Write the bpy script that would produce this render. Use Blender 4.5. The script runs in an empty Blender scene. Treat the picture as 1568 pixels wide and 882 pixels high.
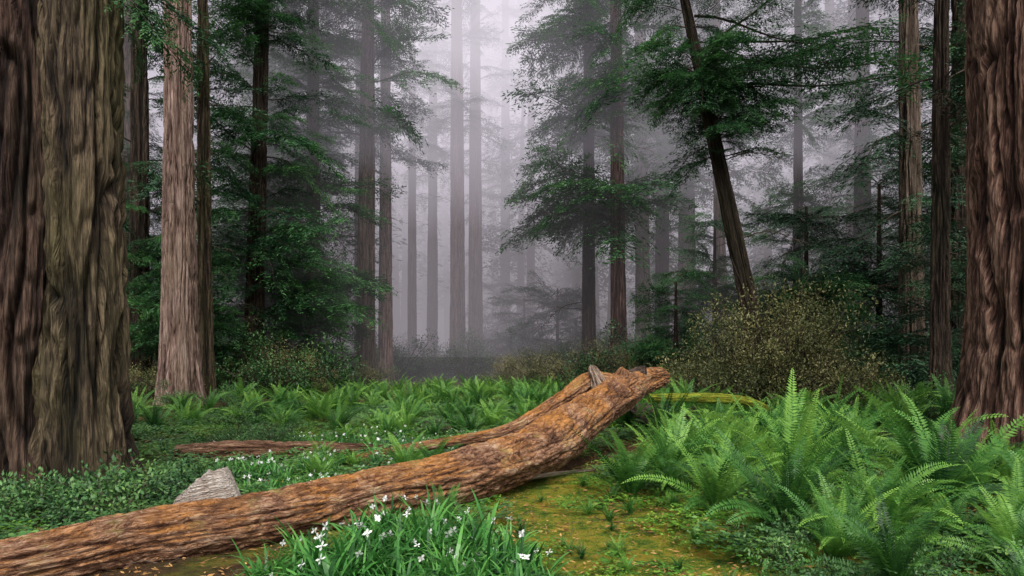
import bpy, math, numpy as np
from mathutils import Vector
rng=np.random.default_rng(7)
scene=bpy.context.scene
scene.view_settings.view_transform='Standard'
scene.view_settings.look='None'
scene.view_settings.exposure=0

# ---------------------------------------------------------------- noise
def _h(i,j,k,s):
    n=(i.astype(np.int64)*73856093)^(j.astype(np.int64)*19349663)^(k.astype(np.int64)*83492791)^(s*2654435)
    n&=0xffffffff
    n=(n^(n>>13))*1274126177&0xffffffff
    n=(n^(n>>16))*2246822519&0xffffffff
    n^=n>>15
    return (n&0xffff)/65535.0
def vn(x,y,z,s=0):
    x,y,z=np.broadcast_arrays(np.asarray(x,float),np.asarray(y,float),np.asarray(z,float))
    i,j,k=np.floor(x),np.floor(y),np.floor(z)
    u,v,w=x-i,y-j,z-k
    u=u*u*(3-2*u);v=v*v*(3-2*v);w=w*w*(3-2*w)
    i=i.astype(np.int64);j=j.astype(np.int64);k=k.astype(np.int64)
    def L(a,b,t):return a+(b-a)*t
    return L(L(L(_h(i,j,k,s),_h(i+1,j,k,s),u),L(_h(i,j+1,k,s),_h(i+1,j+1,k,s),u),v),
             L(L(_h(i,j,k+1,s),_h(i+1,j,k+1,s),u),L(_h(i,j+1,k+1,s),_h(i+1,j+1,k+1,s),u),v),w)
def fbm(x,y,z,s=0,o=3):
    r=0;a=.5
    for q in range(o):
        r=r+a*vn(x*2**q,y*2**q,z*2**q,s+q);a*=.5
    return r/(1-.5**o)
def gh(x,y):
    x=np.asarray(x,float);y=np.asarray(y,float)
    b=.22*(fbm(x*.22,y*.22,0,11,2)-.5)+.10*(vn(x*.9,y*.9,0,21)-.5)
    far=np.clip((y-30)/60,0,1)
    return b-.04+far*1.2*(fbm(x*.05,y*.05,0,5,2)-.35)

# ---------------------------------------------------------------- mesh utils
def link(o,parent=None):
    scene.collection.objects.link(o)
    if parent is not None:o.parent=parent
    return o
def mk(name,V,F,mats,midx=None,attrs=None,smooth=False,do_link=True,parent=None):
    V=np.asarray(V,np.float32);F=np.asarray(F,np.int32)
    me=bpy.data.meshes.new(name)
    me.vertices.add(len(V));me.vertices.foreach_set('co',V.ravel())
    me.loops.add(F.size);me.loops.foreach_set('vertex_index',F.ravel())
    me.polygons.add(len(F))
    me.polygons.foreach_set('loop_start',np.arange(0,F.size,4,dtype=np.int32))
    for m in mats:me.materials.append(m)
    if midx is not None:me.polygons.foreach_set('material_index',np.asarray(midx,np.int32))
    me.polygons.foreach_set('use_smooth',np.full(len(F),smooth))
    if attrs:
        for k,a in attrs.items():
            a=np.asarray(a,np.float32)
            if a.ndim==1:
                at=me.attributes.new(k,'FLOAT','POINT');at.data.foreach_set('value',a)
            else:
                at=me.attributes.new(k,'FLOAT_VECTOR','POINT');at.data.foreach_set('vector',a.ravel())
    me.update(calc_edges=True)
    o=bpy.data.objects.new(name,me)
    if do_link:link(o,parent)
    return o
class B:
    def __init__(s):s.V=[];s.F=[];s.M=[];s.T=[];s.n=0
    def add(s,V,F,m=0,t=.5):
        V=np.asarray(V,float).reshape(-1,3);F=np.asarray(F).reshape(-1,4)
        s.V.append(V);s.F.append(F+s.n);s.M.append(np.full(len(F),m));
        s.T.append(np.broadcast_to(np.asarray(t,float),(len(V),)).copy());s.n+=len(V)
    def kites(s,P,D,S,L,W,m=0,t=.5,mid=.42):
        P=np.asarray(P,float);n=len(P)
        L=np.broadcast_to(L,(n,))[:,None];W=np.broadcast_to(W,(n,))[:,None]
        q=np.stack([P,P+D*L*mid+S*W*.5,P+D*L,P+D*L*mid-S*W*.5],1)
        tt=np.repeat(np.broadcast_to(t,(n,)),4)
        s.add(q.reshape(-1,3),np.arange(4*n).reshape(n,4),m,tt)
    def tube(s,P,R,k=4,m=0,t=.5):
        V,F=tube(P,R,k);s.add(V,F,m,t)
    def obj(s,name,mats,do_link=True,parent=None,smooth=False):
        return mk(name,np.concatenate(s.V),np.concatenate(s.F),mats,np.concatenate(s.M),{'tone':np.concatenate(s.T)},smooth,do_link,parent)
def nrm(v):return v/(np.linalg.norm(v,axis=-1,keepdims=True)+1e-9)
def frames(P):
    P=np.asarray(P,float)
    T=nrm(np.gradient(P,axis=0))
    ref=np.array([0,0,1.]) if abs(T[:,2]).mean()<.7 else np.array([0,1.,0])
    S=nrm(np.cross(T,ref));U=np.cross(S,T)
    return T,S,U
def gridF(n,k):
    i=np.arange(n-1)[:,None]*k;j=np.arange(k)[None,:];j2=(j+1)%k
    return np.stack([i+j,i+j2,i+k+j2,i+k+j],-1).reshape(-1,4)
def tube(P,R,k):
    P=np.asarray(P,float);T,S,U=frames(P);a=np.linspace(0,2*np.pi,k,endpoint=False)
    R=np.broadcast_to(R,(len(P),))
    V=P[:,None]+R[:,None,None]*(np.cos(a)[None,:,None]*S[:,None]+np.sin(a)[None,:,None]*U[:,None])
    return V.reshape(-1,3),gridF(len(P),k)
def catmull(K,n):
    K=np.asarray(K,float);t=np.linspace(0,len(K)-1,n)
    Kp=np.vstack([2*K[0]-K[1],K,2*K[-1]-K[-2]])
    i=np.minimum(t.astype(int),len(K)-2);f=(t-i)[:,None]
    a,b,c,d=Kp[i],Kp[i+1],Kp[i+2],Kp[i+3]
    return .5*((2*b)+(-a+c)*f+(2*a-5*b+4*c-d)*f**2+(-a+3*b-3*c+d)*f**3)

# ---------------------------------------------------------------- materials
def newmat(name):
    m=bpy.data.materials.new(name);m.use_nodes=True
    nt=m.node_tree;nt.nodes.clear();return m,nt,nt.nodes,nt.links
def ramp(N,stops):
    r=N.new('ShaderNodeValToRGB');e=r.color_ramp.elements
    e[0].position=stops[0][0];e[0].color=(*stops[0][1],1)
    e[1].position=stops[-1][0];e[1].color=(*stops[-1][1],1)
    for p,c in stops[1:-1]:
        x=e.new(p);x.color=(*c,1)
    return r
def mathn(N,L,op,a,b=None,c=None,clamp=False):
    n=N.new('ShaderNodeMath');n.operation=op;n.use_clamp=clamp
    for i,v in enumerate((a,b,c)):
        if v is None:continue
        if isinstance(v,(int,float)):n.inputs[i].default_value=v
        else:L.new(v,n.inputs[i])
    return n.outputs[0]
def mixc(N,L,f,a,b,mode='MIX'):
    n=N.new('ShaderNodeMix');n.data_type='RGBA';n.blend_type=mode
    for idx,v in ((0,f),(6,a),(7,b)):
        if isinstance(v,(int,float)):n.inputs[idx].default_value=v
        elif isinstance(v,tuple):n.inputs[idx].default_value=(*v,1)
        else:L.new(v,n.inputs[idx])
    return n.outputs[2]
def noise(N,L,vec,scale,detail=6,rough=.6,vs=None,dist=0):
    if vs is not None:
        mp=N.new('ShaderNodeMapping');mp.inputs['Scale'].default_value=vs;L.new(vec,mp.inputs[0]);vec=mp.outputs[0]
    n=N.new('ShaderNodeTexNoise');n.inputs['Scale'].default_value=scale;n.inputs['Detail'].default_value=detail
    n.inputs['Roughness'].default_value=rough;n.inputs['Distortion'].default_value=dist
    L.new(vec,n.inputs['Vector']);return n.outputs[0]
def attr(N,name,out='Fac'):
    a=N.new('ShaderNodeAttribute');a.attribute_name=name;return a.outputs[out]
def groove(N,L,n,k):
    return mathn(N,L,'MULTIPLY',mathn(N,L,'ABSOLUTE',mathn(N,L,'SUBTRACT',n,.5)),k,clamp=True)
def bark_mat(name,dark,mid,light,moss=(.05,.06,.02),mossamt=.3,s=(1,1,1),bump=1.,wr=.4):
    m,nt,N,L=newmat(name)
    v=attr(N,'bark_co','Vector');rg=attr(N,'ridge')
    gA=groove(N,L,noise(N,L,v,1,2,.5,(8*s[0],8*s[1],.55*s[2]),.3),11)
    gB=groove(N,L,noise(N,L,v,1,3,.6,(24*s[0],24*s[1],1.5*s[2]),.4),9)
    n2=noise(N,L,v,1,5,.8,(55*s[0],55*s[1],5*s[2]),.3)
    n3=noise(N,L,v,.9,4,.65,(1,1,.35))
    n4=noise(N,L,v,1,4,.65,(3.5,3.5,.5))
    f=mathn(N,L,'MULTIPLY',rg,wr)
    f=mathn(N,L,'MULTIPLY_ADD',gA,.24,f);f=mathn(N,L,'MULTIPLY_ADD',gB,.18,f)
    h=f
    f=mathn(N,L,'MULTIPLY_ADD',n2,.85,f);f=mathn(N,L,'MULTIPLY_ADD',n4,.6,f)
    f=mathn(N,L,'SUBTRACT',f,.72)
    r=ramp(N,[(.16,dark),(.48,mid),(.86,light)]);L.new(f,r.inputs[0])
    mm=ramp(N,[(.45,(0,0,0)),(.62,(1,1,1))]);L.new(n3,mm.inputs[0])
    mf=mathn(N,L,'MULTIPLY',mathn(N,L,'MULTIPLY',mm.outputs[0],mossamt),h)
    col=mixc(N,L,mf,r.outputs[0],moss)
    p=N.new('ShaderNodeBsdfPrincipled');p.inputs['Roughness'].default_value=.88;p.inputs['Specular IOR Level'].default_value=.2
    L.new(col,p.inputs['Base Color'])
    b=N.new('ShaderNodeBump');b.inputs['Strength'].default_value=bump;b.inputs['Distance'].default_value=.075
    hh=mathn(N,L,'MULTIPLY_ADD',gA,.45,mathn(N,L,'MULTIPLY_ADD',gB,.40,mathn(N,L,'MULTIPLY',n2,.6)))
    L.new(hh,b.inputs['Height']);L.new(b.outputs[0],p.inputs['Normal'])
    o=N.new('ShaderNodeOutputMaterial');L.new(p.outputs[0],o.inputs[0]);return m
def leaf_mat(name,dark,mid,light,trans=.35,rough=.5,spec=.3):
    m,nt,N,L=newmat(name)
    t=attr(N,'tone');oi=N.new('ShaderNodeObjectInfo')
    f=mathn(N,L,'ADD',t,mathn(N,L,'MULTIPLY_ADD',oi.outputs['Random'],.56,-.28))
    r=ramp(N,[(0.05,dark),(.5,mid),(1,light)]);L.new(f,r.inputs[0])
    p=N.new('ShaderNodeBsdfPrincipled');p.inputs['Roughness'].default_value=rough;p.inputs['Specular IOR Level'].default_value=spec
    L.new(r.outputs[0],p.inputs['Base Color'])
    o=N.new('ShaderNodeOutputMaterial')
    if trans>0:
        tr=N.new('ShaderNodeBsdfTranslucent');L.new(r.outputs[0],tr.inputs[0])
        mx=N.new('ShaderNodeMixShader');mx.inputs[0].default_value=trans
        L.new(p.outputs[0],mx.inputs[1]);L.new(tr.outputs[0],mx.inputs[2]);L.new(mx.outputs[0],o.inputs[0])
    else:L.new(p.outputs[0],o.inputs[0])
    return m

bk_near=bark_mat('bark_dark_red',(.003,.002,.002),(.030,.014,.011),(.17,.10,.075),(.08,.065,.035),.4)
bk_moss=bark_mat('bark_mossy',(.004,.003,.003),(.050,.034,.022),(.24,.175,.11),(.085,.08,.028),.8)
bk_red=bark_mat('bark_red',(.004,.003,.003),(.080,.036,.027),(.34,.205,.15),(.10,.08,.045),.25)
bk_pink=bark_mat('bark_pink',(.035,.018,.015),(.25,.155,.125),(.54,.39,.33),(.17,.14,.07),.5)
bk_gray=bark_mat('bark_gray',(.016,.010,.008),(.13,.09,.07),(.32,.24,.19),(.09,.09,.05),.6)
bk_dark=bark_mat('bark_dark',(.006,.004,.003),(.04,.026,.020),(.14,.095,.07),(.04,.045,.02),.6)
lf_red=leaf_mat('redwood_needles',(.011,.038,.018),(.042,.132,.042),(.10,.25,.065),.3)
lf_dark=leaf_mat('hemlock_needles',(.010,.032,.017),(.030,.088,.038),(.07,.165,.06),0)
lf_fern=leaf_mat('fern_leaf',(.014,.055,.014),(.070,.21,.038),(.22,.42,.07),.4,.45)
lf_iris=leaf_mat('strap_leaf',(.015,.065,.015),(.052,.20,.038),(.15,.38,.08),.35,.35)
lf_bush=leaf_mat('shrub_leaf',(.014,.045,.015),(.045,.122,.034),(.12,.23,.06),0)
lf_olive=leaf_mat('huckleberry_leaf',(.035,.05,.016),(.13,.14,.05),(.36,.32,.14),.2)
lf_oxa=leaf_mat('oxalis_leaf',(.025,.08,.012),(.08,.22,.025),(.25,.42,.05),.3)
lf_pet=leaf_mat('white_petal',(.75,.75,.72),(.8,.8,.78),(.85,.85,.82),.3)
lf_lit=leaf_mat('dry_litter',(.06,.03,.012),(.22,.10,.03),(.42,.24,.08),0,.8)
tw=leaf_mat('twig_wood',(.02,.014,.01),(.06,.042,.03),(.14,.11,.08),0,.9)

# ---------------------------------------------------------------- GN scatter
_groups={}
def variant_set(key,objs):
    c=bpy.data.collections.new(key)
    for o in objs:c.objects.link(o)
    g=bpy.data.node_groups.new(key+'_scatter','GeometryNodeTree')
    g.interface.new_socket('Geometry',in_out='INPUT',socket_type='NodeSocketGeometry')
    g.interface.new_socket('Geometry',in_out='OUTPUT',socket_type='NodeSocketGeometry')
    N=g.nodes;L=g.links
    gi=N.new('NodeGroupInput');go=N.new('NodeGroupOutput')
    ci=N.new('GeometryNodeCollectionInfo');ci.inputs['Collection'].default_value=c
    ci.inputs['Separate Children'].default_value=True;ci.inputs['Reset Children'].default_value=True
    ip=N.new('GeometryNodeInstanceOnPoints')
    ip.inputs['Pick Instance'].default_value=True
    def na(n,t):
        a=N.new('GeometryNodeInputNamedAttribute');a.data_type=t;a.inputs['Name'].default_value=n
        return [o for o in a.outputs if o.enabled and o.name=='Attribute'][0]
    er=N.new('FunctionNodeEulerToRotation')
    L.new(na('rot','FLOAT_VECTOR'),er.inputs[0]);L.new(er.outputs[0],ip.inputs['Rotation'])
    L.new(na('scl','FLOAT_VECTOR'),ip.inputs['Scale']);L.new(na('idx','INT'),ip.inputs['Instance Index'])
    L.new(gi.outputs[0],ip.inputs['Points']);L.new(ci.outputs[0],ip.inputs['Instance']);L.new(ip.outputs[0],go.inputs[0])
    _groups[key]=(g,len(objs))
def scatter(name,key,P,R,S,parent=None):
    P=np.asarray(P,np.float32);n=len(P)
    me=bpy.data.meshes.new(name);me.vertices.add(n);me.vertices.foreach_set('co',P.ravel())
    S=np.asarray(S,np.float32)
    a=me.attributes.new('rot','FLOAT_VECTOR','POINT');a.data.foreach_set('vector',np.asarray(R,np.float32).ravel())
    a=me.attributes.new('scl','FLOAT_VECTOR','POINT');a.data.foreach_set('vector',S.ravel())
    g,k=_groups[key]
    a=me.attributes.new('idx','INT','POINT');a.data.foreach_set('value',rng.integers(0,k,n).astype(np.int32))
    o=bpy.data.objects.new(name,me);link(o,parent)
    md=o.modifiers.new('scatter','NODES');md.node_group=g
    return o

# ---------------------------------------------------------------- plant parts
def bough(seed,name,leafm,L=3.0,droop=.3,bare=False,ns=20,lsf=.40,step=.085):
    r=np.random.default_rng(seed);b=B()
    t=np.linspace(0,1,9)
    ph=r.uniform(0,6)
    def cen(t):
        t=np.asarray(t,float)
        return np.stack([L*t,.08*L*np.sin(3*t+ph)*t,.12*L*t-droop*L*t**2+.03*L*np.sin(7*t+ph)],-1)
    b.tube(cen(t),.030*(1-t*.9)*L/3,4,1,.4)
    if bare:ns=12
    for q in range(ns):
        tt=min(1,.12+.88*(q+r.uniform(0,.9))/ns)
        for sd in (-1,1):
            if r.random()<.16:continue
            ls=L*lsf*(.3+.7*math.sin(min(1,tt*1.5+.12)*math.pi*.5))*(1-tt**3*.7)*(.45+.8*r.random())
            if bare:ls*=.6
            a=math.radians(r.uniform(35,72))*sd
            d=np.array([math.cos(a),math.sin(a),r.uniform(-.3,.25)])
            k=max(4,int(ls/step))
            u=np.linspace(.05,1,k)
            P=cen(tt)+d*ls*u[:,None];P[:,2]-=.38*ls*u**2
            if bare:
                b.tube(P,.008,3,1,.5);continue
            for s2 in (-1,1):
                aa=a+s2*np.radians(r.uniform(25,60,k))
                D=nrm(np.stack([np.cos(aa),np.sin(aa),-.30+0*aa],1)+r.normal(0,.20,(k,3)))
                S=nrm(np.cross(D,nrm(np.array([0,0,1.])+r.normal(0,.5,(k,3)))))
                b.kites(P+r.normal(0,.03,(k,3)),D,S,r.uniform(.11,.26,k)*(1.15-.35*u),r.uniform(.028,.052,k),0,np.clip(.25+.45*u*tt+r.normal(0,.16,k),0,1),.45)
    return b.obj(name,[leafm,tw],False)
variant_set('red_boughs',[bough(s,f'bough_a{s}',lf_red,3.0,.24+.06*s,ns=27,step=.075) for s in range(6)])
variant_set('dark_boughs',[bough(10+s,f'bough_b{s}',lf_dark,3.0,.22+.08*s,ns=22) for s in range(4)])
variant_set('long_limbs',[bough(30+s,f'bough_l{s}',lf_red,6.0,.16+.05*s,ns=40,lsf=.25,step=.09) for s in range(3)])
variant_set('bare_boughs',[bough(20+s,f'bough_c{s}',lf_dark,3.0,.3+.08*s,bare=True) for s in range(2)])

def fern(seed,name,up=0.):
    r=np.random.default_rng(seed);b=B();n=int(r.integers(20,32))
    for f in range(n):
        yaw=f*2.39996+r.uniform(-.5,.5)
        Lf=r.uniform(.6,1.2);a0=math.radians(r.uniform(55,88));a1=math.radians(r.uniform(-38,35)+up)
        s=np.linspace(0,1,42)
        if r.random()<.12:a0=.7;a1=-.5
        ang=a0+(a1-a0)*s**1.6
        dx=np.cos(ang);dz=np.sin(ang)
        X=np.concatenate([[0],np.cumsum((dx[1:]+dx[:-1])/2)])*Lf/41;Z=np.concatenate([[0],np.cumsum((dz[1:]+dz[:-1])/2)])*Lf/41
        c=np.array([math.cos(yaw),math.sin(yaw),0.]);sd=np.array([-math.sin(yaw),math.cos(yaw),0.])
        bend=r.uniform(-.18,.18)*s**2
        P=c*X[:,None]+sd*bend[:,None]+np.array([0,0,1.])*Z[:,None]
        T=nrm(np.gradient(P,axis=0));twist=r.uniform(-.7,.7)
        Nn=-nrm(np.cross(T,sd))
        S0=nrm(sd*math.cos(twist)+Nn*math.sin(twist))
        b.tube(P[::6],.0045*(1.1-s[::6]),3,0,.6)
        prof=np.clip((s-.06)/.22,0,1)**.7*np.clip(1-s,0,1)**.62*1.15
        sel=s>.1
        base=r.uniform(.15,.8)
        for sg in (-1,1):
            D=nrm(S0[sel]*sg+T[sel]*.38+Nn[sel]*r.uniform(-.15,.12)+r.normal(0,.06,(sel.sum(),3)))
            l=.12*prof[sel]*r.uniform(.82,1.1,sel.sum())+.004
            b.kites(P[sel],D,T[sel]+r.normal(0,.1,(sel.sum(),3)),l,.0215*Lf,0,np.clip(base+.4*(s[sel]-.5)+r.normal(0,.07,sel.sum()),0,1),.3)
    return b.obj(name,[lf_fern],False)
variant_set('ferns',[fern(100+s,f'fern_{s}',(s%3)*10) for s in range(9)])

def iris(seed,name,flower=False):
    r=np.random.default_rng(seed);b=B()
    for f in range(20):
        yaw=r.uniform(0,6.28);Lf=r.uniform(.34,.66);a0=math.radians(r.uniform(58,88));a1=math.radians(r.uniform(-60,50))
        s=np.linspace(0,1,8);ang=a0+(a1-a0)*s**1.6
        X=np.concatenate([[0],np.cumsum(np.cos(ang[1:]))])*Lf/7;Z=np.concatenate([[0],np.cumsum(np.sin(ang[1:]))])*Lf/7
        c=np.array([math.cos(yaw),math.sin(yaw),0.]);sd=np.array([-math.sin(yaw),math.cos(yaw),0.])
        o=r.normal(0,.05,3);o[2]=0
        P=o+c*X[:,None]+np.array([0,0,1.])*Z[:,None]
        w=.014*np.sin(np.pi*np.clip(s*.8+.2,0,1))**.6+.001
        V=np.stack([P-sd*w[:,None],P+sd*w[:,None]],1).reshape(-1,3)
        i=np.arange(7)*2
        b.add(V,np.stack([i,i+1,i+3,i+2],1),0,np.repeat(np.clip(.25+.4*s+r.normal(0,.18),0,1),2))
    if flower:
        for f in range(int(r.integers(1,3))):
            p0=np.array([*r.normal(0,.05,2),0]);p1=p0+np.array([*r.normal(0,.1,2),r.uniform(.34,.56)])
            b.tube(np.stack([p0,(p0+p1)/2+.02,p1]),.004,3,0,.4)
            nv=nrm(r.normal(0,.7,3)+np.array([0,-.5,.6]))
            a=nrm(np.cross(nv,[0,0,1.]));c=np.cross(nv,a)
            for k in range(6):
                th=k*math.pi/3;d=nrm(a*math.cos(th)+c*math.sin(th)+nv*(.5 if k%2 else -.25))
                b.kites([p1],d[None],nrm(np.cross(nv,d))[None],.047*r.uniform(.7,1.1),.027,1,r.uniform(.3,.8),.6)
    return b.obj(name,[lf_iris,lf_pet],False)
variant_set('iris',[iris(200+s,f'iris_{s}',False) for s in range(3)])
variant_set('iris_fl',[iris(230+s,f'irisf_{s}',True) for s in range(5)])

def oxalis(seed,name,R=.22,n=46,size=.028,mat=None,h=(.03,.10)):
    r=np.random.default_rng(seed);b=B()
    a=r.uniform(0,6.28,n);q=R*np.sqrt(r.uniform(0,1,n))
    C=np.stack([np.cos(a)*q,np.sin(a)*q,r.uniform(*h,n)],1)
    for k in range(3):
        th=a+k*2.094;D=nrm(np.stack([np.cos(th),np.sin(th),r.uniform(-.4,.25,n)],1))
        S=nrm(np.cross(D,[0,0,1.]))
        b.kites(C,D,S,size*r.uniform(.8,1.4,n),size*1.05,0,np.clip(r.normal(.5,.22,n),0,1),.7)
    return b.obj(name,[mat or lf_oxa],False)
variant_set('oxalis',[oxalis(300+s,f'oxalis_{s}',.3,70) for s in range(4)])
variant_set('seedlings',[oxalis(320+s,f'seedling_{s}',.4,90,.045,lf_bush,(.03,.2)) for s in range(3)])

def shrub(seed,name,mat,n=2600,leaf=.05,sub=16,flat=.75,rr=(.16,.36)):
    r=np.random.default_rng(seed);b=B()
    C=nrm(r.normal(0,1,(sub,3)))*r.uniform(.3,.9,(sub,1));C[:,2]=np.abs(C[:,2])*flat+.12
    rad=r.uniform(*rr,sub)
    for c,q in zip(C,rad):
        m=np.array([c[0]*.4,c[1]*.4,c[2]*.55])
        b.tube(np.stack([np.array([c[0]*.08,c[1]*.08,-.05]),m,c]),np.array([.012,.008,.004]),3,1,.4)
        for w in range(4):
            e=c+r.normal(0,.7,3)*q
            b.tube(np.stack([m+(c-m)*.5,(c+e)/2,e]),.0025,3,1,.5)
    i=r.integers(0,sub,n)
    d=nrm(r.normal(0,1,(n,3)))*rad[i][:,None]*r.uniform(.3,1.25,(n,1))**.7
    P=C[i]+d;P[:,2]=np.maximum(P[:,2],.01)
    D=nrm(nrm(d)*.7+r.normal(0,.6,(n,3)))
    S=nrm(np.cross(D,r.normal(0,.5,(n,3))+np.array([0,0,1.])))
    ct=r.normal(0,.16,sub)
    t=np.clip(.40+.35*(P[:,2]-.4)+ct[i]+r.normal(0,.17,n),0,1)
    b.kites(P,D,S,leaf*r.uniform(.7,1.3,n),leaf*.5,0,t,.5)
    return b.obj(name,[mat,tw],False)
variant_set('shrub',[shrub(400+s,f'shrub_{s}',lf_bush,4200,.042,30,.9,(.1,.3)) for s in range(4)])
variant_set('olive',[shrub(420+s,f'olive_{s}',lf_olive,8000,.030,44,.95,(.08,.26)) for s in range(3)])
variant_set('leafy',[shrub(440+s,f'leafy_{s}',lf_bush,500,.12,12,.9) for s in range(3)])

def litter(seed,name):
    r=np.random.default_rng(seed);b=B();n=70
    P=np.stack([r.uniform(-.5,.5,n),r.uniform(-.5,.5,n),r.uniform(.004,.03,n)],1)
    a=r.uniform(0,6.28,n);D=nrm(np.stack([np.cos(a),np.sin(a),r.uniform(-.1,.3,n)],1))
    S=nrm(np.cross(D,r.normal(0,.3,(n,3))+[0,0,1.]))
    b.kites(P,D,S,r.uniform(.02,.08,n),r.uniform(.008,.025,n),0,r.uniform(0,1,n),.5)
    a=r.uniform(0,6.28);d=np.array([math.cos(a),math.sin(a),.05]);p=np.array([*r.uniform(-.3,.3,2),.02])
    b.tube(np.stack([p,p+d*.1+r.normal(0,.01,3),p+d*r.uniform(.15,.3)]),.003,4,1,.6)
    return b.obj(name,[lf_lit,tw],False)
variant_set('litter',[litter(500+s,f'litter_{s}') for s in range(4)])

# ---------------------------------------------------------------- trunks
def gv(q,w):return np.clip(np.abs(2*q-1)/w,0,1)
def trunk(name,x,y,r0,rt,H,mat,seed,nseg=48,nring=60,lean=(0,0),flare=.35,amp=.03,parent=None,cell=9.,z0=-.3,fh=1.1,bend=0):
    t=np.linspace(0,1,nring)**1.4;z=z0+(H-z0)*t
    zz=np.maximum(z,0)
    R=rt+(r0-rt)*(1-zz/H)**.9
    R=R*(1+flare*np.exp(-zz/fh))
    th=np.linspace(0,2*np.pi,nseg,endpoint=False)
    c,s=np.cos(th)[None],np.sin(th)[None];Z=z[:,None];RR=R[:,None]
    lob=(fbm(c*1.6+9,s*1.6,Z*.05,seed,2)-.5)
    RD=RR*(1+.22*lob+ .5*np.exp(-np.maximum(Z,0)/(fh*.8))*(fbm(c*2.8,s*2.8+4,Z*.2,seed+3,2)-.42))
    wx=1.3*(vn(c*r0*2,s*r0*2,Z*.6,seed+8)-.5)
    k=cell
    g1=gv(vn(c*r0*k+wx,s*r0*k+wx,Z*.5+wx,seed+1),.34)
    g2=gv(vn(c*r0*k*2.1,s*r0*k*2.1+wx*2,Z*1.3,seed+2),.35)
    q3=vn(c*r0*k*4,s*r0*k*4,Z*6.5,seed+5)
    f=np.clip(.55*g1+.28*g2*(.4+.6*g1)+.22*q3-.03,0,1)
    RD=RD+amp*(f-.75)*2
    cx=x+lean[0]*Z+bend*np.maximum(Z,0)**2;cy=y+lean[1]*Z
    V=np.stack([cx+RD*c,cy+RD*s,Z+0*RD+float(gh(x,y))],-1).reshape(-1,3)
    bc=np.stack([(r0*c+0*Z),(r0*s+0*Z),Z+0*c],-1).reshape(-1,3)+seed*3.1
    return mk(name,V,gridF(nring,nseg),[mat],None,{'bark_co':bc,'ridge':f.reshape(-1)},True,True,parent)
def empty(name):
    e=bpy.data.objects.new(name,None);e.empty_display_size=.5;link(e);return e
def crown(parent,x,y,lean,H,z0,z1,n,Lr,key,rt,up=.15,side=None,bend=0,name='boughs',taper=.75,base=3.):
    z=z0+(z1-z0)*rng.uniform(0,1,n)
    z=z+.5*np.sin(z*1.3+x)
    yaw=rng.uniform(0,2*np.pi,n)
    if side is not None:yaw=rng.normal(side[0],side[1],n)
    k=np.clip((z-z0)/(H-z0+.01),0,1)
    sc=(Lr/base)*np.clip(1-taper*k,.2,1)*rng.uniform(.4,1.2,n)
    px=x+lean[0]*z+bend*z**2+np.cos(yaw)*rt*.4;py=y+lean[1]*z+np.sin(yaw)*rt*.4
    pitch=-(up+rng.normal(0,.28,n)+.3*k)
    R=np.stack([rng.normal(0,.4,n),pitch,yaw],1)
    g=float(gh(x,y))
    return scatter(name,key,np.stack([px,py,z+g],1),R,np.stack([sc,sc,sc],1),parent)
def tree(x,y,r,H,mat,seed,key='red_boughs',z0=8,n=120,Lr=3.2,lean=(0,0),nm='redwood_tree',amp=.03,seg=56,ring=70,flare=.35,bare=0,up=.1,cell=9,taper=.75):
    e=empty(nm)
    trunk('trunk',x,y,r,r*.35,H,mat,seed,seg,ring,lean,flare,amp,e,cell=cell)
    if n:crown(e,x,y,lean,H,z0,H,n,Lr,key,r,up,taper=taper)
    if bare:crown(e,x,y,lean,H,z0*.5,z0*1.6,bare,Lr*.6,'bare_boughs',r,0,name='dead_branches')
    return e

e=empty('giant_redwood_tree')
trunk('main_stem',-6.50,9.15,1.0,.80,30,bk_near,1,460,560,(0,0),.16,.14,e,cell=5.5,fh=1.3)
trunk('fused_stem',-5.50,8.75,.47,.38,26,bk_moss,2,320,560,(-.005,0),.42,.10,e,cell=7,fh=.9)
crown(e,-6.2,9.0,(0,0),30,12,30,40,4,'dark_boughs',1.)
crown(e,-5.4,9.0,(0,0),30,5.8,6.9,7,1.5,'red_boughs',.5,.0,side=(.2,.5),name='low_sprays')
e=empty('giant_redwood_tree')
trunk('trunk',9.85,12.5,1.30,1.0,34,bk_red,3,500,560,(0,0),.30,.12,e,cell=5.5,fh=1.2)
crown(e,9.85,12.5,(0,0),34,13,34,45,4.5,'dark_boughs',1.)

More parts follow.
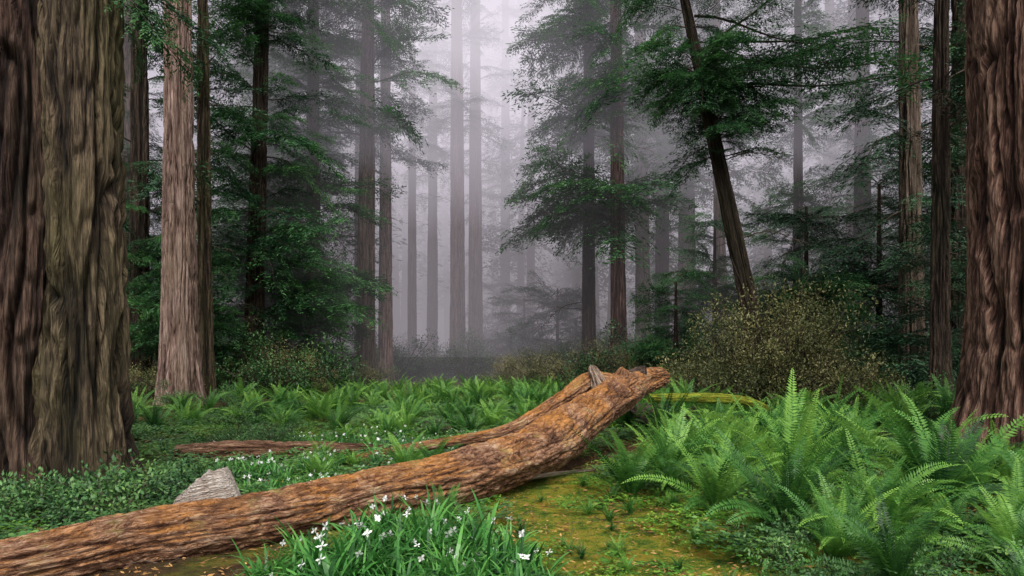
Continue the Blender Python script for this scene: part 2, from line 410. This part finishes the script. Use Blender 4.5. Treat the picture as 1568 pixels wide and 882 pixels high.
TR=[ # x,y,r,H,mat,key,z0,n,Lr,lean,bare
 (-11.2,23.0,.60,48,bk_pink,'red_boughs',19,60,3.5,(-.004,0),0),
 (-11.3,25.2,.28,36,bk_moss,'dark_boughs',6,60,2.6,(-.008,0),6),
 (-15.0,27.5,.42,40,bk_dark,'red_boughs',4,130,3.6,(0,0),6),
 (-18.5,33,.5,42,bk_gray,'dark_boughs',5,110,3.6,(0,0),6),
 (-11.4,30.0,.42,38,bk_dark,'red_boughs',2.5,300,3.9,(.025,0),10),
 (-9.9,34.0,.40,36,bk_dark,'red_boughs',3,290,3.8,(0,0),10),
 (-12.3,38.0,.30,36,bk_dark,'red_boughs',3,220,4.2,(0,0),6),
 (-7.75,36.0,.50,44,bk_gray,'red_boughs',12.5,230,4.5,(.008,0),22),
 (-7.5,40.5,.42,42,bk_pink,'dark_boughs',13,90,3.0,(0,0),8),
 (-9.6,43,.36,42,bk_gray,'dark_boughs',14,80,3.0,(0,0),8),
 (-14.5,41,.4,40,bk_dark,'red_boughs',3,170,4.2,(0,0),6),
 (-7.6,52,.36,46,bk_gray,'dark_boughs',17,80,3.6,(0,0),6),
 (-6.7,56,.30,46,bk_gray,'dark_boughs',16,70,3.4,(.004,0),6),
 (-6.2,55,.24,42,bk_gray,'dark_boughs',14,70,3.2,(0,0),6),
 (-4.0,50.5,.62,48,bk_pink,'dark_boughs',18,90,3.4,(-.004,0),8),
 (-2.85,53,.60,48,bk_pink,'dark_boughs',16,90,3.6,(0,0),8),
 (-.6,62,.5,48,bk_gray,'dark_boughs',10,120,4.2,(0,0),8),
 (1.6,58,.4,44,bk_gray,'dark_boughs',9,120,4.2,(0,0),8),
 (4.05,36,.38,40,bk_dark,'red_boughs',7.5,310,5.2,(0,0),10),
 (5.25,33.5,.42,44,bk_red,'red_boughs',14,120,3.2,(-.008,0),10),
 (8.1,42,.50,46,bk_gray,'red_boughs',9,190,4.4,(-.01,0),6),
 (9.8,44.5,.50,46,bk_dark,'red_boughs',9,170,4.4,(0,0),6),
 (11.9,46.5,.66,50,bk_pink,'red_boughs',12,170,4.6,(0,0),6),
 (12.6,41,.40,44,bk_gray,'red_boughs',17,80,3.0,(-.015,0),4),
 (14.1,24,.40,40,bk_gray,'dark_boughs',6,110,3.8,(-.012,0),8),
 (11.9,19,.26,34,bk_dark,'dark_boughs',7,70,3.4,(.004,0),6),
 (17.0,26,.35,38,bk_dark,'dark_boughs',2,160,3.8,(0,0),6),
 (19.5,38,.5,44,bk_dark,'dark_boughs',5,130,4,(0,0),6),
 (15.5,37,.3,30,bk_dark,'red_boughs',2,140,3.6,(0,0),6),
 (23,46,.55,46,bk_gray,'dark_boughs',7,100,4,(0,0),6),
]
for i,(x,y,r,H,m,key,z0,n,Lr,lean,ba) in enumerate(TR):
    nf=y<31
    Hn=min(H,.62*y+12);n=int(n*(Hn-z0)/(H-z0))
    tree(x,y,r,Hn,m,10+i*7,key,z0,n,Lr,lean,amp=.06 if nf else .035,seg=170 if nf else 72,ring=260 if nf else 90,bare=ba,cell=8,taper=.55)
e=empty('leaning_tree')
trunk('trunk',8.35,22,.34,.10,15,bk_dark,77,150,180,(-.21,0),.15,.05,e,cell=9)
crown(e,8.35,22,(-.21,0),17,8.0,11.4,65,2.0,'red_boughs',.3,-.05,taper=.1)
crown(e,8.35,22,(-.21,0),17,10.5,15,65,2.5,'red_boughs',.3,0,taper=.4)
crown(e,8.35,22,(-.21,0),17,9.4,13.8,18,6.8,'long_limbs',.3,.05,side=(-.12,.25),name='long_limbs',taper=.2,base=6.)
crown(e,8.35,22,(-.21,0),17,4,9,5,2.4,'bare_boughs',.3,.3,side=(0,.5),name='dead_branches',taper=.2)

# ---------------------------------------------------------------- saplings & understory
def sap(x,y,H,n,Lr,key='red_boughs'):
    tree(x,y,.10+.008*H,H,bk_dark,int(abs(x*7)+y*3)+5,key,.5,n,Lr,seg=16,ring=20,nm='young_hemlock_tree',flare=.1,amp=.005,taper=.4,up=-.05)
for a in [(-13.2,27,6,80,3.0),(-9.4,31.5,6,90,3.0),(-12.7,34,9,100,3.4),(-17,31,9,80,3.4,'dark_boughs'),
          (7.2,30,5,80,2.8),(9.8,33,8,90,3.4),(12.5,29,8,90,3.6,'dark_boughs'),(15.6,29,9,90,3.6,'dark_boughs'),(18.5,30,10,80,3.6,'dark_boughs'),(10.8,25.5,5,80,3.0),
          (13.6,21.5,5,80,3.0,'dark_boughs'),(-20,26,8,80,3.4,'dark_boughs'),(16.2,19,6,80,3.2,'dark_boughs'),
          (.9,50,6,100,3.6,'dark_boughs'),(3.0,45,6,100,3.6,'dark_boughs'),(-.9,60,8,100,4.2,'dark_boughs')]:
    sap(*a)

def place(name,key,pts,smin,smax,tilt=.1,zs=(1,1),dz=0):
    pts=np.asarray(pts,float);n=len(pts)
    s=rng.uniform(smin,smax,n)
    if pts.shape[1]>2:s=pts[:,2]*rng.uniform(.9,1.1,n)
    z=gh(pts[:,0],pts[:,1])+dz
    R=np.stack([rng.normal(0,tilt,n),rng.normal(0,tilt,n),rng.uniform(0,6.28,n)],1)
    return scatter(name,key,np.stack([pts[:,0],pts[:,1],z],1),R,np.stack([s,s,s*rng.uniform(*zs,n)],1))
place('huckleberry_bush','olive',[(6.6,20.0,2.2),(7.9,19.7,2.6),(9.2,20.3,2.2),(7.2,20.6,3.2),(8.6,21.0,3.3),(5.8,20.7,1.8),(10.2,20.8,1.7),(7.9,20.4,3.1)],1,1,.1,(1.1,1.25))
place('huckleberry_bush','olive',[(2.6,31,2.1),(3.9,31.5,2.3),(1.2,32,2.0),(-.2,33,1.6),(5.2,30.2,1.9),(.6,36,2.0)],1,1)
place('huckleberry_bush','olive',[(-8.4,28,1.6),(-9.6,27.6,2.0),(-12.6,25.2,2.0),(-11.8,29,2.4),(-7.2,33,1.6)],1,1)
n=200
ux=rng.uniform(-26,30,n);uy=rng.uniform(26,46,n)
keep=(uy>30)|(np.abs(ux-1)>8)
keep&=~((ux>-7.5)&(ux<1)&(uy<42))
place('forest_understory','shrub',np.stack([ux,uy,rng.uniform(1.4,3.4,n)],1)[keep],1,1)
n=100
ux=rng.uniform(-28,30,n);ux[:36]=rng.uniform(-13,6,36);uy=rng.uniform(47,64,n)
sz=rng.uniform(2.0,4.4,n);sz[:36]*=.6
place('background_thicket','shrub',np.stack([ux,uy,sz],1),1,1)
place('dark_shrub','shrub',[(-5.0,12.3,.8),(-4.3,12.2,.7),(11.5,15.8,1.4),(12.8,17,1.8),(10.6,18.2,1.4),(14,15.5,1.6),(-10.5,21.2,.9),(-9.4,22.5,.8),(-8.0,13.5,.9),(-6.8,18,.7),(4.4,22.5,1.1)],1,1)

# ---------------------------------------------------------------- fallen log
lk=np.array([(-4.9,4.55,.13,.20),(-3.85,5.1,.17,.22),(-3.24,5.75,.20,.255),(-2.54,6.4,.19,.27),(-1.96,7.15,.19,.28),(-1.06,8.25,.20,.32),(-.21,9.2,.27,.36),
 (.47,10.15,.40,.38),(1.14,11.3,.68,.37),(1.87,12.5,.98,.33),(2.5,13.6,1.16,.28),(2.95,14.2,1.25,.22),(3.25,14.6,1.28,.15),(3.32,14.7,1.28,.02)])
def logmesh(name,K,mat,seed,nr,ns,amp,parent,cell=9.,lump=.28):
    C=catmull(K,nr);P=C[:,:3];R=np.maximum(C[:,3],.01)
    T,S,U=frames(P);s=np.concatenate([[0],np.cumsum(np.linalg.norm(np.diff(P,axis=0),axis=1))])
    a=np.linspace(0,2*np.pi,ns,endpoint=False);c,sn=np.cos(a)[None],np.sin(a)[None];Z=s[:,None];r0=R.mean()
    wx=1.2*(vn(c*1.2,sn*1.2,Z*1.1,seed+8)-.5)
    g1=gv(vn(c*r0*cell+wx,sn*r0*cell+wx,Z*1.4+wx,seed),.25);g2=gv(vn(c*r0*cell*2.2,sn*r0*cell*2.2+wx,Z*3.6,seed+1),.3);q3=vn(c*r0*cell*4,sn*r0*cell*4,Z*14,seed+2)
    f=np.clip(.45*g1+.3*g2+.3*q3-.03,0,1)
    big=fbm(c*1.4,sn*1.4,Z*1.1,seed+6,2)-.5
    RD=R[:,None]*(1+lump*big)+amp*(f-.75)*2*np.clip(R[:,None]/.2,0,1)
    V=P[:,None]+RD[...,None]*(c[...,None]*S[:,None]+sn[...,None]*U[:,None])
    bc=np.stack([r0*c+0*Z,r0*sn+0*Z,Z+0*c],-1).reshape(-1,3)+seed*2.3
    return mk(name,V.reshape(-1,3),gridF(nr,ns),[mat],None,{'bark_co':bc,'ridge':f.reshape(-1)},True,True,parent)
def log_mat():
    m,nt,N,L=newmat('log_bark')
    v=attr(N,'bark_co','Vector');rg=attr(N,'ridge')
    gA=groove(N,L,noise(N,L,v,1,4,.55,(9,9,2.2),.8),16);gB=groove(N,L,noise(N,L,v,1,4,.6,(26,26,8),.6),13)
    n2=noise(N,L,v,1,7,.75,(50,50,20),.5);n3=noise(N,L,v,1.6,6,.65);n4=noise(N,L,v,45,4,.7);n6=noise(N,L,v,2.6,6,.7)
    f=mathn(N,L,'MULTIPLY',rg,.32);f=mathn(N,L,'MULTIPLY_ADD',gA,.18,f);f=mathn(N,L,'MULTIPLY_ADD',gB,.14,f);h=f
    f=mathn(N,L,'MULTIPLY_ADD',n2,.6,f);f=mathn(N,L,'MULTIPLY_ADD',n6,1.0,f);f=mathn(N,L,'SUBTRACT',f,.76)
    r=ramp(N,[(.06,(.015,.008,.005)),(.32,(.11,.049,.029)),(.54,(.27,.14,.082)),(.85,(.52,.37,.26))]);L.new(f,r.inputs[0])
    o1=ramp(N,[(.38,(0,0,0)),(.56,(1,1,1))]);L.new(n3,o1.inputs[0])
    g=N.new('ShaderNodeNewGeometry');sp=N.new('ShaderNodeSeparateXYZ');L.new(g.outputs['Normal'],sp.inputs[0])
    up=mathn(N,L,'MULTIPLY_ADD',sp.outputs[2],1.1,.08,clamp=True)
    of=mathn(N,L,'MULTIPLY',mathn(N,L,'MULTIPLY',o1.outputs[0],up),mathn(N,L,'MULTIPLY_ADD',n4,1.1,.1))
    of=mathn(N,L,'MULTIPLY',of,h)
    c=mixc(N,L,mathn(N,L,'MULTIPLY',of,2.0,clamp=True),r.outputs[0],(.47,.19,.03))
    n5=noise(N,L,v,2.6,6,.7);o2=ramp(N,[(.56,(0,0,0)),(.66,(1,1,1))]);L.new(n5,o2.inputs[0])
    c=mixc(N,L,mathn(N,L,'MULTIPLY',mathn(N,L,'MULTIPLY',o2.outputs[0],up),.6),c,(.19,.17,.035))
    p=N.new('ShaderNodeBsdfPrincipled');p.inputs['Roughness'].default_value=.9;p.inputs['Specular IOR Level'].default_value=.2
    L.new(c,p.inputs['Base Color']);b=N.new('ShaderNodeBump');b.inputs['Strength'].default_value=.9;b.inputs['Distance'].default_value=.045
    L.new(mathn(N,L,'MULTIPLY_ADD',gA,.5,mathn(N,L,'MULTIPLY_ADD',gB,.35,mathn(N,L,'MULTIPLY',n2,.6))),b.inputs['Height']);L.new(b.outputs[0],p.inputs['Normal'])
    o=N.new('ShaderNodeOutputMaterial');L.new(p.outputs[0],o.inputs[0]);return m
lm=log_mat()
dead=bark_mat('weathered_wood',(.04,.025,.02),(.28,.19,.14),(.60,.48,.38),(.2,.16,.06),.3,(1.3,1.3,1.6))
e=empty('fallen_redwood_log')
logmesh('trunk',lk,lm,31,600,200,.032,e,11,.34)
fk=np.array([(2.1,12.9,1.12,.14),(1.75,12.95,1.26,.18),(1.42,12.95,1.22,.18),(1.02,12.75,.96,.17),(.40,12.4,.60,.155),(-.16,12.1,.36,.13),(-.96,12.0,.24,.10),(-2.0,11.6,.13,.08),(-2.6,11.3,.05,.05)])
logmesh('fork_limb',fk,lm,41,260,80,.025,e,11)
for i,(K,mt) in enumerate([([(1.66,12.8,1.10,.17),(1.56,12.8,1.36,.12),(1.50,12.8,1.50,.08),(1.47,12.8,1.57,.01)],dead),
    ([(2.0,12.9,1.15,.22),(2.08,12.95,1.34,.17),(2.1,12.9,1.47,.09),(2.12,12.9,1.50,.01)],lm),
    ([(2.35,13.4,1.25,.2),(2.55,13.5,1.43,.12),(2.6,13.5,1.52,.05),(2.6,13.5,1.54,.01)],bk_dark)]):
    logmesh('broken_knob_%d'%i,np.array(K),mt,50+i,50,40,.05,e,16,.5)
mo=bark_mat('mossy_log_bark',(.07,.07,.01),(.22,.23,.02),(.40,.42,.05),(.28,.34,.03),.9)
logmesh('mossy_log',np.array([(3.3,16.5,.70,.10),(4.4,16.8,.68,.12),(5.4,17.0,.64,.12),(6.1,17.2,.52,.11),(7.0,17.6,.1,.1)]),mo,61,80,36,.03,None)
bk_lit=bark_mat('rotten_log_bark',(.05,.02,.012),(.20,.10,.06),(.40,.25,.16),(.1,.1,.04),.4,(1.2,1.2,2))
logmesh('rotten_log',np.array([(-5.6,11.4,.10,.14),(-4.8,11.5,.14,.17),(-3.9,11.7,.12,.15),(-3.0,12.0,.1,.12),(-2.2,12.3,.08,.05)]),bk_lit,63,120,40,.04,None)
logmesh('rotten_log',np.array([(2.6,15.5,.3,.25),(3.2,16.2,.3,.3),(4.2,17.0,.25,.26),(5.0,17.6,.15,.2)]),bk_dark,66,80,40,.04,None)
logmesh('fallen_branch',np.array([(1.2,9.9,.1,.02),(.5,9.6,.08,.03),(-.2,9.0,.06,.026),(-.8,8.6,.05,.012)]),bk_gray,65,60,14,.006,None)
def chunk():
    nz,nt=26,70
    th=np.linspace(0,2*np.pi,nt,endpoint=False);c,s=np.cos(th)[None],np.sin(th)[None]
    t=np.linspace(0,1,nz)[:,None]
    sq=.29*(np.abs(c)**3+np.abs(s*1.25)**3)**(-1/3)*(1+.25*(fbm(c*1.5,s*1.5,0,8,2)-.5))
    w=sq*(1.12-.28*t)
    X=w*c*1.25;Y=w*s*.85
    top=.40+.10*(c*.5)+.10*vn(c*3,s*3,0,5)-.16*np.clip(-c,0,1)
    Z=t*top-.08+0*X
    d=.035*(vn(c*9,s*9,Z*1.2,3)-.5);X=X+d*c;Y=Y+d*s
    V=[np.stack([X,Y,Z],-1).reshape(-1,3)]
    Fs=[gridF(nz,nt)];lX,lY,lZ=X[-1],Y[-1],Z[-1]
    prev=(nz-1)*nt;n=nz*nt;rings=12
    for k in range(1,rings+1):
        q=1-k/rings*.999
        zz=lZ*q+(1-q)*.38+.06*(vn(lX*q*22,lY*q*5,0,9)-.5)*(1 if k>1 else .3)
        V.append(np.stack([lX*q,lY*q,zz],-1))
        j=np.arange(nt);j2=(j+1)%nt
        Fs.append(np.stack([prev+j,prev+j2,n+j2,n+j],1));prev=n;n+=nt
    V=np.concatenate(V);a=math.radians(22);R=np.array([[math.cos(a),-math.sin(a),0],[math.sin(a),math.cos(a),0],[0,0,1]])
    bc=V[:,[2,1,0]]
    Vw=V@R.T;b=math.radians(-10);Rb=np.array([[math.cos(b),0,math.sin(b)],[0,1,0],[-math.sin(b),0,math.cos(b)]])
    Vw=Vw@Rb.T+np.array([-3.40,7.6,.04])
    pale=bark_mat('pale_broken_wood',(.26,.18,.15),(.54,.44,.38),(.76,.69,.63),(.3,.2,.1),.2,(1.4,1.4,1.6))
    mk('broken_wood_stump',Vw,np.concatenate(Fs),[pale],None,{'bark_co':bc,'ridge':np.clip(.3+vn(V[:,0]*30,V[:,1]*30,V[:,2]*3,4),0,1)},False)
chunk()

# ---------------------------------------------------------------- ground
xs=np.sinh(np.linspace(-4.6,4.6,520));xs=xs/xs[-1]*300
ys=np.sinh(np.linspace(-3.2,4.9,560));ys=ys/ys[-1]*330+6
XX,YY=np.meshgrid(xs,ys)
ZZ=gh(XX,YY)+.05*(fbm(XX*3,YY*3,0,31,3)-.5)*np.clip(1-np.hypot(XX,YY-8)/40,0,1)
nx,ny=len(xs),len(ys)
i=np.arange(ny-1)[:,None]*nx+np.arange(nx-1)[None]
F=np.stack([i,i+1,i+nx+1,i+nx],-1).reshape(-1,4)
def ground_mat():
    m,nt,N,L=newmat('forest_floor')
    g=N.new('ShaderNodeTexCoord');v=g.outputs['Object']
    n1=noise(N,L,v,.8,6,.6);n2=noise(N,L,v,5,8,.7);n3=noise(N,L,v,38,6,.75);n4=noise(N,L,v,3.2,8,.78)
    r=ramp(N,[(.3,(.02,.012,.007)),(.5,(.075,.042,.02)),(.7,(.17,.10,.045))]);L.new(mathn(N,L,'MULTIPLY_ADD',n3,.6,mathn(N,L,'MULTIPLY',n2,.4)),r.inputs[0])
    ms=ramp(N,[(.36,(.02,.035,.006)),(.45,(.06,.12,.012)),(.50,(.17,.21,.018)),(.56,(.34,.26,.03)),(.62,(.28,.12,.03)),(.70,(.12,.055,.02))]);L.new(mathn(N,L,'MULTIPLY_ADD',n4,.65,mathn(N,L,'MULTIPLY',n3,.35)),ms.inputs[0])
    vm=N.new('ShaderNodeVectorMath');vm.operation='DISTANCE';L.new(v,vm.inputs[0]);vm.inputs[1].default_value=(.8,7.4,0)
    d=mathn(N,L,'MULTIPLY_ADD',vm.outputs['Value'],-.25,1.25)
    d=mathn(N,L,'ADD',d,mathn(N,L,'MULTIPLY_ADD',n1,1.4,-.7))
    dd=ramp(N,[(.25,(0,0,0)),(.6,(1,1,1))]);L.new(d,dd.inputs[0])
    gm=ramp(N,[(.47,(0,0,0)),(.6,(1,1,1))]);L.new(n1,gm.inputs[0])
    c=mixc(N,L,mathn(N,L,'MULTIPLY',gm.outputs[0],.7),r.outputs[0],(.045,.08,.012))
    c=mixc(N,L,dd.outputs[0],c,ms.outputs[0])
    p=N.new('ShaderNodeBsdfPrincipled');p.inputs['Roughness'].default_value=.95;p.inputs['Specular IOR Level'].default_value=.15
    L.new(c,p.inputs['Base Color']);b=N.new('ShaderNodeBump');b.inputs['Strength'].default_value=1;b.inputs['Distance'].default_value=.07
    L.new(mathn(N,L,'ADD',n2,n3),b.inputs['Height']);L.new(b.outputs[0],p.inputs['Normal'])
    o=N.new('ShaderNodeOutputMaterial');L.new(p.outputs[0],o.inputs[0]);return m
mk('ground',np.stack([XX,YY,ZZ],-1).reshape(-1,3),F,[ground_mat()],None,None,True)

# ---------------------------------------------------------------- plant scatter
lp=catmull(lk,60);fp=catmull(fk,40)
def dlog(P):
    d=np.linalg.norm(P[:,None,:2]-lp[None,:,:2],axis=2)-lp[None,:,3]
    return d.min(1)
def logy(x):return np.interp(x,lk[:,0],lk[:,1])
trunks=[(-6.42,9.15,1.25),(-5.4,8.72,.75),(9.85,12.5,1.7)]+[(t[0],t[1],t[2]*1.5) for t in TR]
def free(P,pad=.2):
    k=np.ones(len(P),bool)
    for x,y,r in trunks:k&=np.hypot(P[:,0]-x,P[:,1]-y)>r+pad
    return k
def jgrid(x0,x1,y0,y1,sp):
    a,b=np.meshgrid(np.arange(x0,x1,sp),np.arange(y0,y1,sp));P=np.stack([a.ravel(),b.ravel()],1)
    return P+rng.uniform(-.65,.65,P.shape)*sp
glade=lambda P:np.hypot((P[:,0]-.75)/1.05,(P[:,1]-7.6)/2.6)
front=lambda P:(P[:,1]<logy(P[:,0]))
P=jgrid(.9,15,5.2,20,.80)
k=free(P,.3)&(dlog(P)>.35)&(glade(P)>1.0)&(P[:,0]>np.interp(P[:,1],[5,8,11,14,20],[1.0,1.3,1.9,3.2,3.6]))
k&=(fbm(P[:,0]*.6,P[:,1]*.6,0,91,2)+rng.uniform(-.12,.12,len(P)))>.34
k&=~((P[:,0]<2.4)&(P[:,1]<6.6))&~((P[:,0]<2.9)&(P[:,1]<5.6))
P=P[k];s=rng.uniform(.45,1.3,len(P))
s=np.where(P[:,1]<6.3,np.minimum(s,.75),s)
s=np.where((np.abs(P[:,0]-5.3)<1.3)&(np.abs(P[:,1]-15.5)<1.6),s*.7,s)
place('sword_fern_bank','ferns',np.column_stack([P,s]),1,1,.16,(.85,1.15))
place('sword_fern','ferns',[(1.55,8.8,1.05),(2.1,9.3,1.0),(2.75,6.8,1.1),(3.4,6.3,1.0),(4.6,7.6,1.3),(2.3,7.7,.95),(2.6,10.4,1.15),(4.3,9.6,1.3),(4.6,6.2,.9),(3.4,8.2,1.3)],1,1,.05,(1.0,1.15))
P=jgrid(-9.5,3.2,10.5,34,.95)
k=free(P,.3)&(~front(P))&(dlog(P)>.7)&(np.linalg.norm(P[:,None]-fp[None,:,:2],axis=2).min(1)>.55)
k&=(P[:,0]>-4.6)|(P[:,1]>15);k&=rng.uniform(0,1,len(P))<np.where(P[:,0]>-4,.9,.55)
P=P[k];s=np.where(P[:,1]<14,rng.uniform(.32,.55,len(P)),rng.uniform(.45,1.0,len(P)))
place('glade_fern_bed','ferns',np.column_stack([P,s]),1,1,.14)
place('sword_fern','ferns',[(-1.15,10.0,.7),(-1.6,10.2,.7),(-2.7,9.6,.6),(-.75,7.25,.6),(-.45,7.0,.5),(-.1,12.9,.5),(.3,15,.9),(3.6,18.9,1.2),(4.2,19.5,1.4)],1,1,.05)
P=jgrid(-2.0,.6,5.0,7.1,.18);k=(dlog(P)>.14)&front(P)&(P[:,1]<5.15+1.7*np.clip((P[:,0]+2.2)/1.0,0,1))&(P[:,0]<.5-(P[:,1]-5)*.4)
P=P[k];m=rng.uniform(0,1,len(P))<.45
place('iris_patch','iris',np.column_stack([P[~m],rng.uniform(.5,1.0,(~m).sum())]),1,1,.15)
place('white_iris_patch','iris_fl',np.column_stack([P[m],rng.uniform(.6,1.0,m.sum())]),1,1,.12)
P=np.concatenate([rng.normal((-2.6,8.6),(.35,.25),(30,2)),rng.normal((-2.6,13.2),(1.3,.8),(80,2)),rng.normal((-3.3,10.2),(.8,.5),(40,2))])
P=P[(dlog(P)>.25)&~front(P)]
place('white_lily_patch','iris_fl',np.column_stack([P,rng.uniform(.45,.75,len(P))]),1,1,.08)
P=jgrid(-9,11,5.0,22,.34)
k=free(P,-.1)&(dlog(P)>.02)&(fbm(P[:,0]*.9,P[:,1]*.9,0,66,2)>.36)&~(front(P)&(P[:,0]<-1.9))
k&=(glade(P)>.8)|(fbm(P[:,0]*1.6,P[:,1]*1.6,0,70,2)>.42)
place('oxalis_carpet','oxalis',P[k],.5,1.25,.1)
P=jgrid(-9,12,5.0,24,.6);k=free(P,0)&(dlog(P)>.2)&(glade(P)>1.05)&~(front(P)&(P[:,0]<-.5))
place('seedling_carpet','seedlings',P[k],.6,1.3,.1)
P=jgrid(-9,10,4.2,20,.55);k=free(P,-.1)
place('forest_litter','litter',P[k],.8,1.3,.05)
P=jgrid(-.1,2.3,5.2,9.6,.42);k=(dlog(P)>.2)
P=P[k];k=rng.uniform(0,1,len(P))<.45;P=P[k]
place('fern_seedlings','ferns',np.column_stack([P,rng.uniform(.10,.26,len(P))]),1,1,.15)
P=jgrid(-7.4,-3.6,7.0,9.6,.32);k=free(P,-.25)&~front(P)&(dlog(P)>.15)&(np.hypot(P[:,0]+3.4,P[:,1]-7.6)>.6)&(P[:,1]<8.8)
place('leafy_ground_plants','leafy',np.column_stack([P[k],rng.uniform(.22,.6,k.sum())]),1,1,.1)
P=jgrid(2.2,8,5.0,6.8,.45)
place('leafy_ground_plants','leafy',np.column_stack([P,rng.uniform(.16,.36,len(P))]),1,1,.1)

# ---------------------------------------------------------------- distant forest
def dtree(seed,name):
    r=np.random.default_rng(seed);b=B();H=r.uniform(36,48)
    z=np.linspace(-1,H,14);b.tube(np.stack([.2*np.sin(z*.15+seed),0*z,z],1),.6*(1-z/H*.8),8,1,.7)
    for q in range(170):
        k=r.uniform(0,1)**.9;z0=H*(.22+.78*k);Lb=6.0*(1-.65*k)*r.uniform(.4,1.2)
        a=r.uniform(0,6.28);n=int(32*max(.4,Lb/4))
        t=r.uniform(.15,1,n);w=r.normal(0,.35,n)*Lb*.4*(1.1-t)
        c,s=math.cos(a),math.sin(a)
        P=np.stack([c*t*Lb-s*w,s*t*Lb+c*w,z0+.2*Lb*t-.45*Lb*t**2+r.normal(0,.25,n)],1)
        aa=a+r.normal(0,.8,n)
        D=nrm(np.stack([np.cos(aa),np.sin(aa),r.normal(-.35,.3,n)],1));S=nrm(np.cross(D,r.normal(0,.5,(n,3))+[0,0,1.]))
        b.kites(P,D,S,r.uniform(.35,.8,n),r.uniform(.12,.28,n),0,np.clip(r.normal(.45,.2,n),0,1),.5)
    return b.obj(name,[lf_dark,tw],False)
variant_set('dtrees',[dtree(600+s,f'dtree_{s}') for s in range(5)])
n=170
P=np.stack([rng.uniform(-75,75,n),rng.uniform(54,112,n)],1)
k=~((np.abs(P[:,0]+.09*P[:,1])<5)&(P[:,1]<80))
place('distant_forest','dtrees',P[k],.6,1.2,.02)

# ---------------------------------------------------------------- fog: mist boxes behind the clearing, their brightness added as emission
def glow_fogbox(name,x0,x1,y0,y1,z0,z1,dens,col,parent):
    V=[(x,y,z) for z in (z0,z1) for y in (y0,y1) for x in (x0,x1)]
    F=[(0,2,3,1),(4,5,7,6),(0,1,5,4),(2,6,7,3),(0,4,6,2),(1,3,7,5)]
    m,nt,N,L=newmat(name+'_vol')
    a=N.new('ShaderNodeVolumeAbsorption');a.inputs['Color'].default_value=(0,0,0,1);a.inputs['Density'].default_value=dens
    em=N.new('ShaderNodeEmission');em.inputs['Color'].default_value=(*col,1);em.inputs['Strength'].default_value=dens  # self-glow stands in for light scattered by mist, also acts as fill
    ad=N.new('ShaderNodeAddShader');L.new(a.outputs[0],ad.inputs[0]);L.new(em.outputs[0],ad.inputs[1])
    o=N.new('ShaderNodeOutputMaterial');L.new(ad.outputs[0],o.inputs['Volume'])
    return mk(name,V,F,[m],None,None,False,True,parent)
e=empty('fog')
glow_fogbox('mist_glow_low',-110,110,30,125,-3,11,.022,(.22,.20,.22),e)
glow_fogbox('mist_glow_high',-110,110,30.5,125,11.01,58,.030,(.62,.57,.65),e)
glow_fogbox('mist_glow_core',-15,4,42,95,1.5,20,.018,(.55,.50,.565),e)  # core boxes added to glow brighter in the glade, more so higher up
glow_fogbox('mist_glow_core_high',-14,3.5,41,95,20.02,57,.055,(1.12,1.05,1.16),e)

# ---------------------------------------------------------------- world, sun, camera
w=bpy.data.worlds.new('World');scene.world=w;w.use_nodes=True
N=w.node_tree.nodes;L=w.node_tree.links;N.clear()
sky=N.new('ShaderNodeTexSky');sky.sky_type='NISHITA';sky.sun_disc=False
el=math.radians(58);az=math.radians(170)
sky.sun_elevation=el;sky.sun_rotation=az;sky.dust_density=6;sky.air_density=1.2
hs=N.new('ShaderNodeHueSaturation');hs.inputs['Saturation'].default_value=.2;hs.inputs['Value'].default_value=1.6
bg=N.new('ShaderNodeBackground');bg.inputs['Strength'].default_value=.15
o=N.new('ShaderNodeOutputWorld');L.new(sky.outputs[0],hs.inputs['Color']);L.new(hs.outputs[0],bg.inputs[0]);L.new(bg.outputs[0],o.inputs[0])
sl=bpy.data.lights.new('sun','SUN');sl.energy=1.5;sl.angle=math.radians(18);sl.color=(1,.95,.87)
so=bpy.data.objects.new('sun',sl);link(so)
d=Vector((math.sin(az)*math.cos(el),math.cos(az)*math.cos(el),math.sin(el)))
so.rotation_euler=(-d).to_track_quat('-Z','Y').to_euler()
cam=bpy.data.cameras.new('camera');cam.lens=24;cam.sensor_width=36;cam.clip_end=1500;cam.shift_y=.063
co=bpy.data.objects.new('camera',cam);link(co);co.location=(0,0,1.8);co.rotation_euler=(math.radians(90),0,0)
scene.camera=co
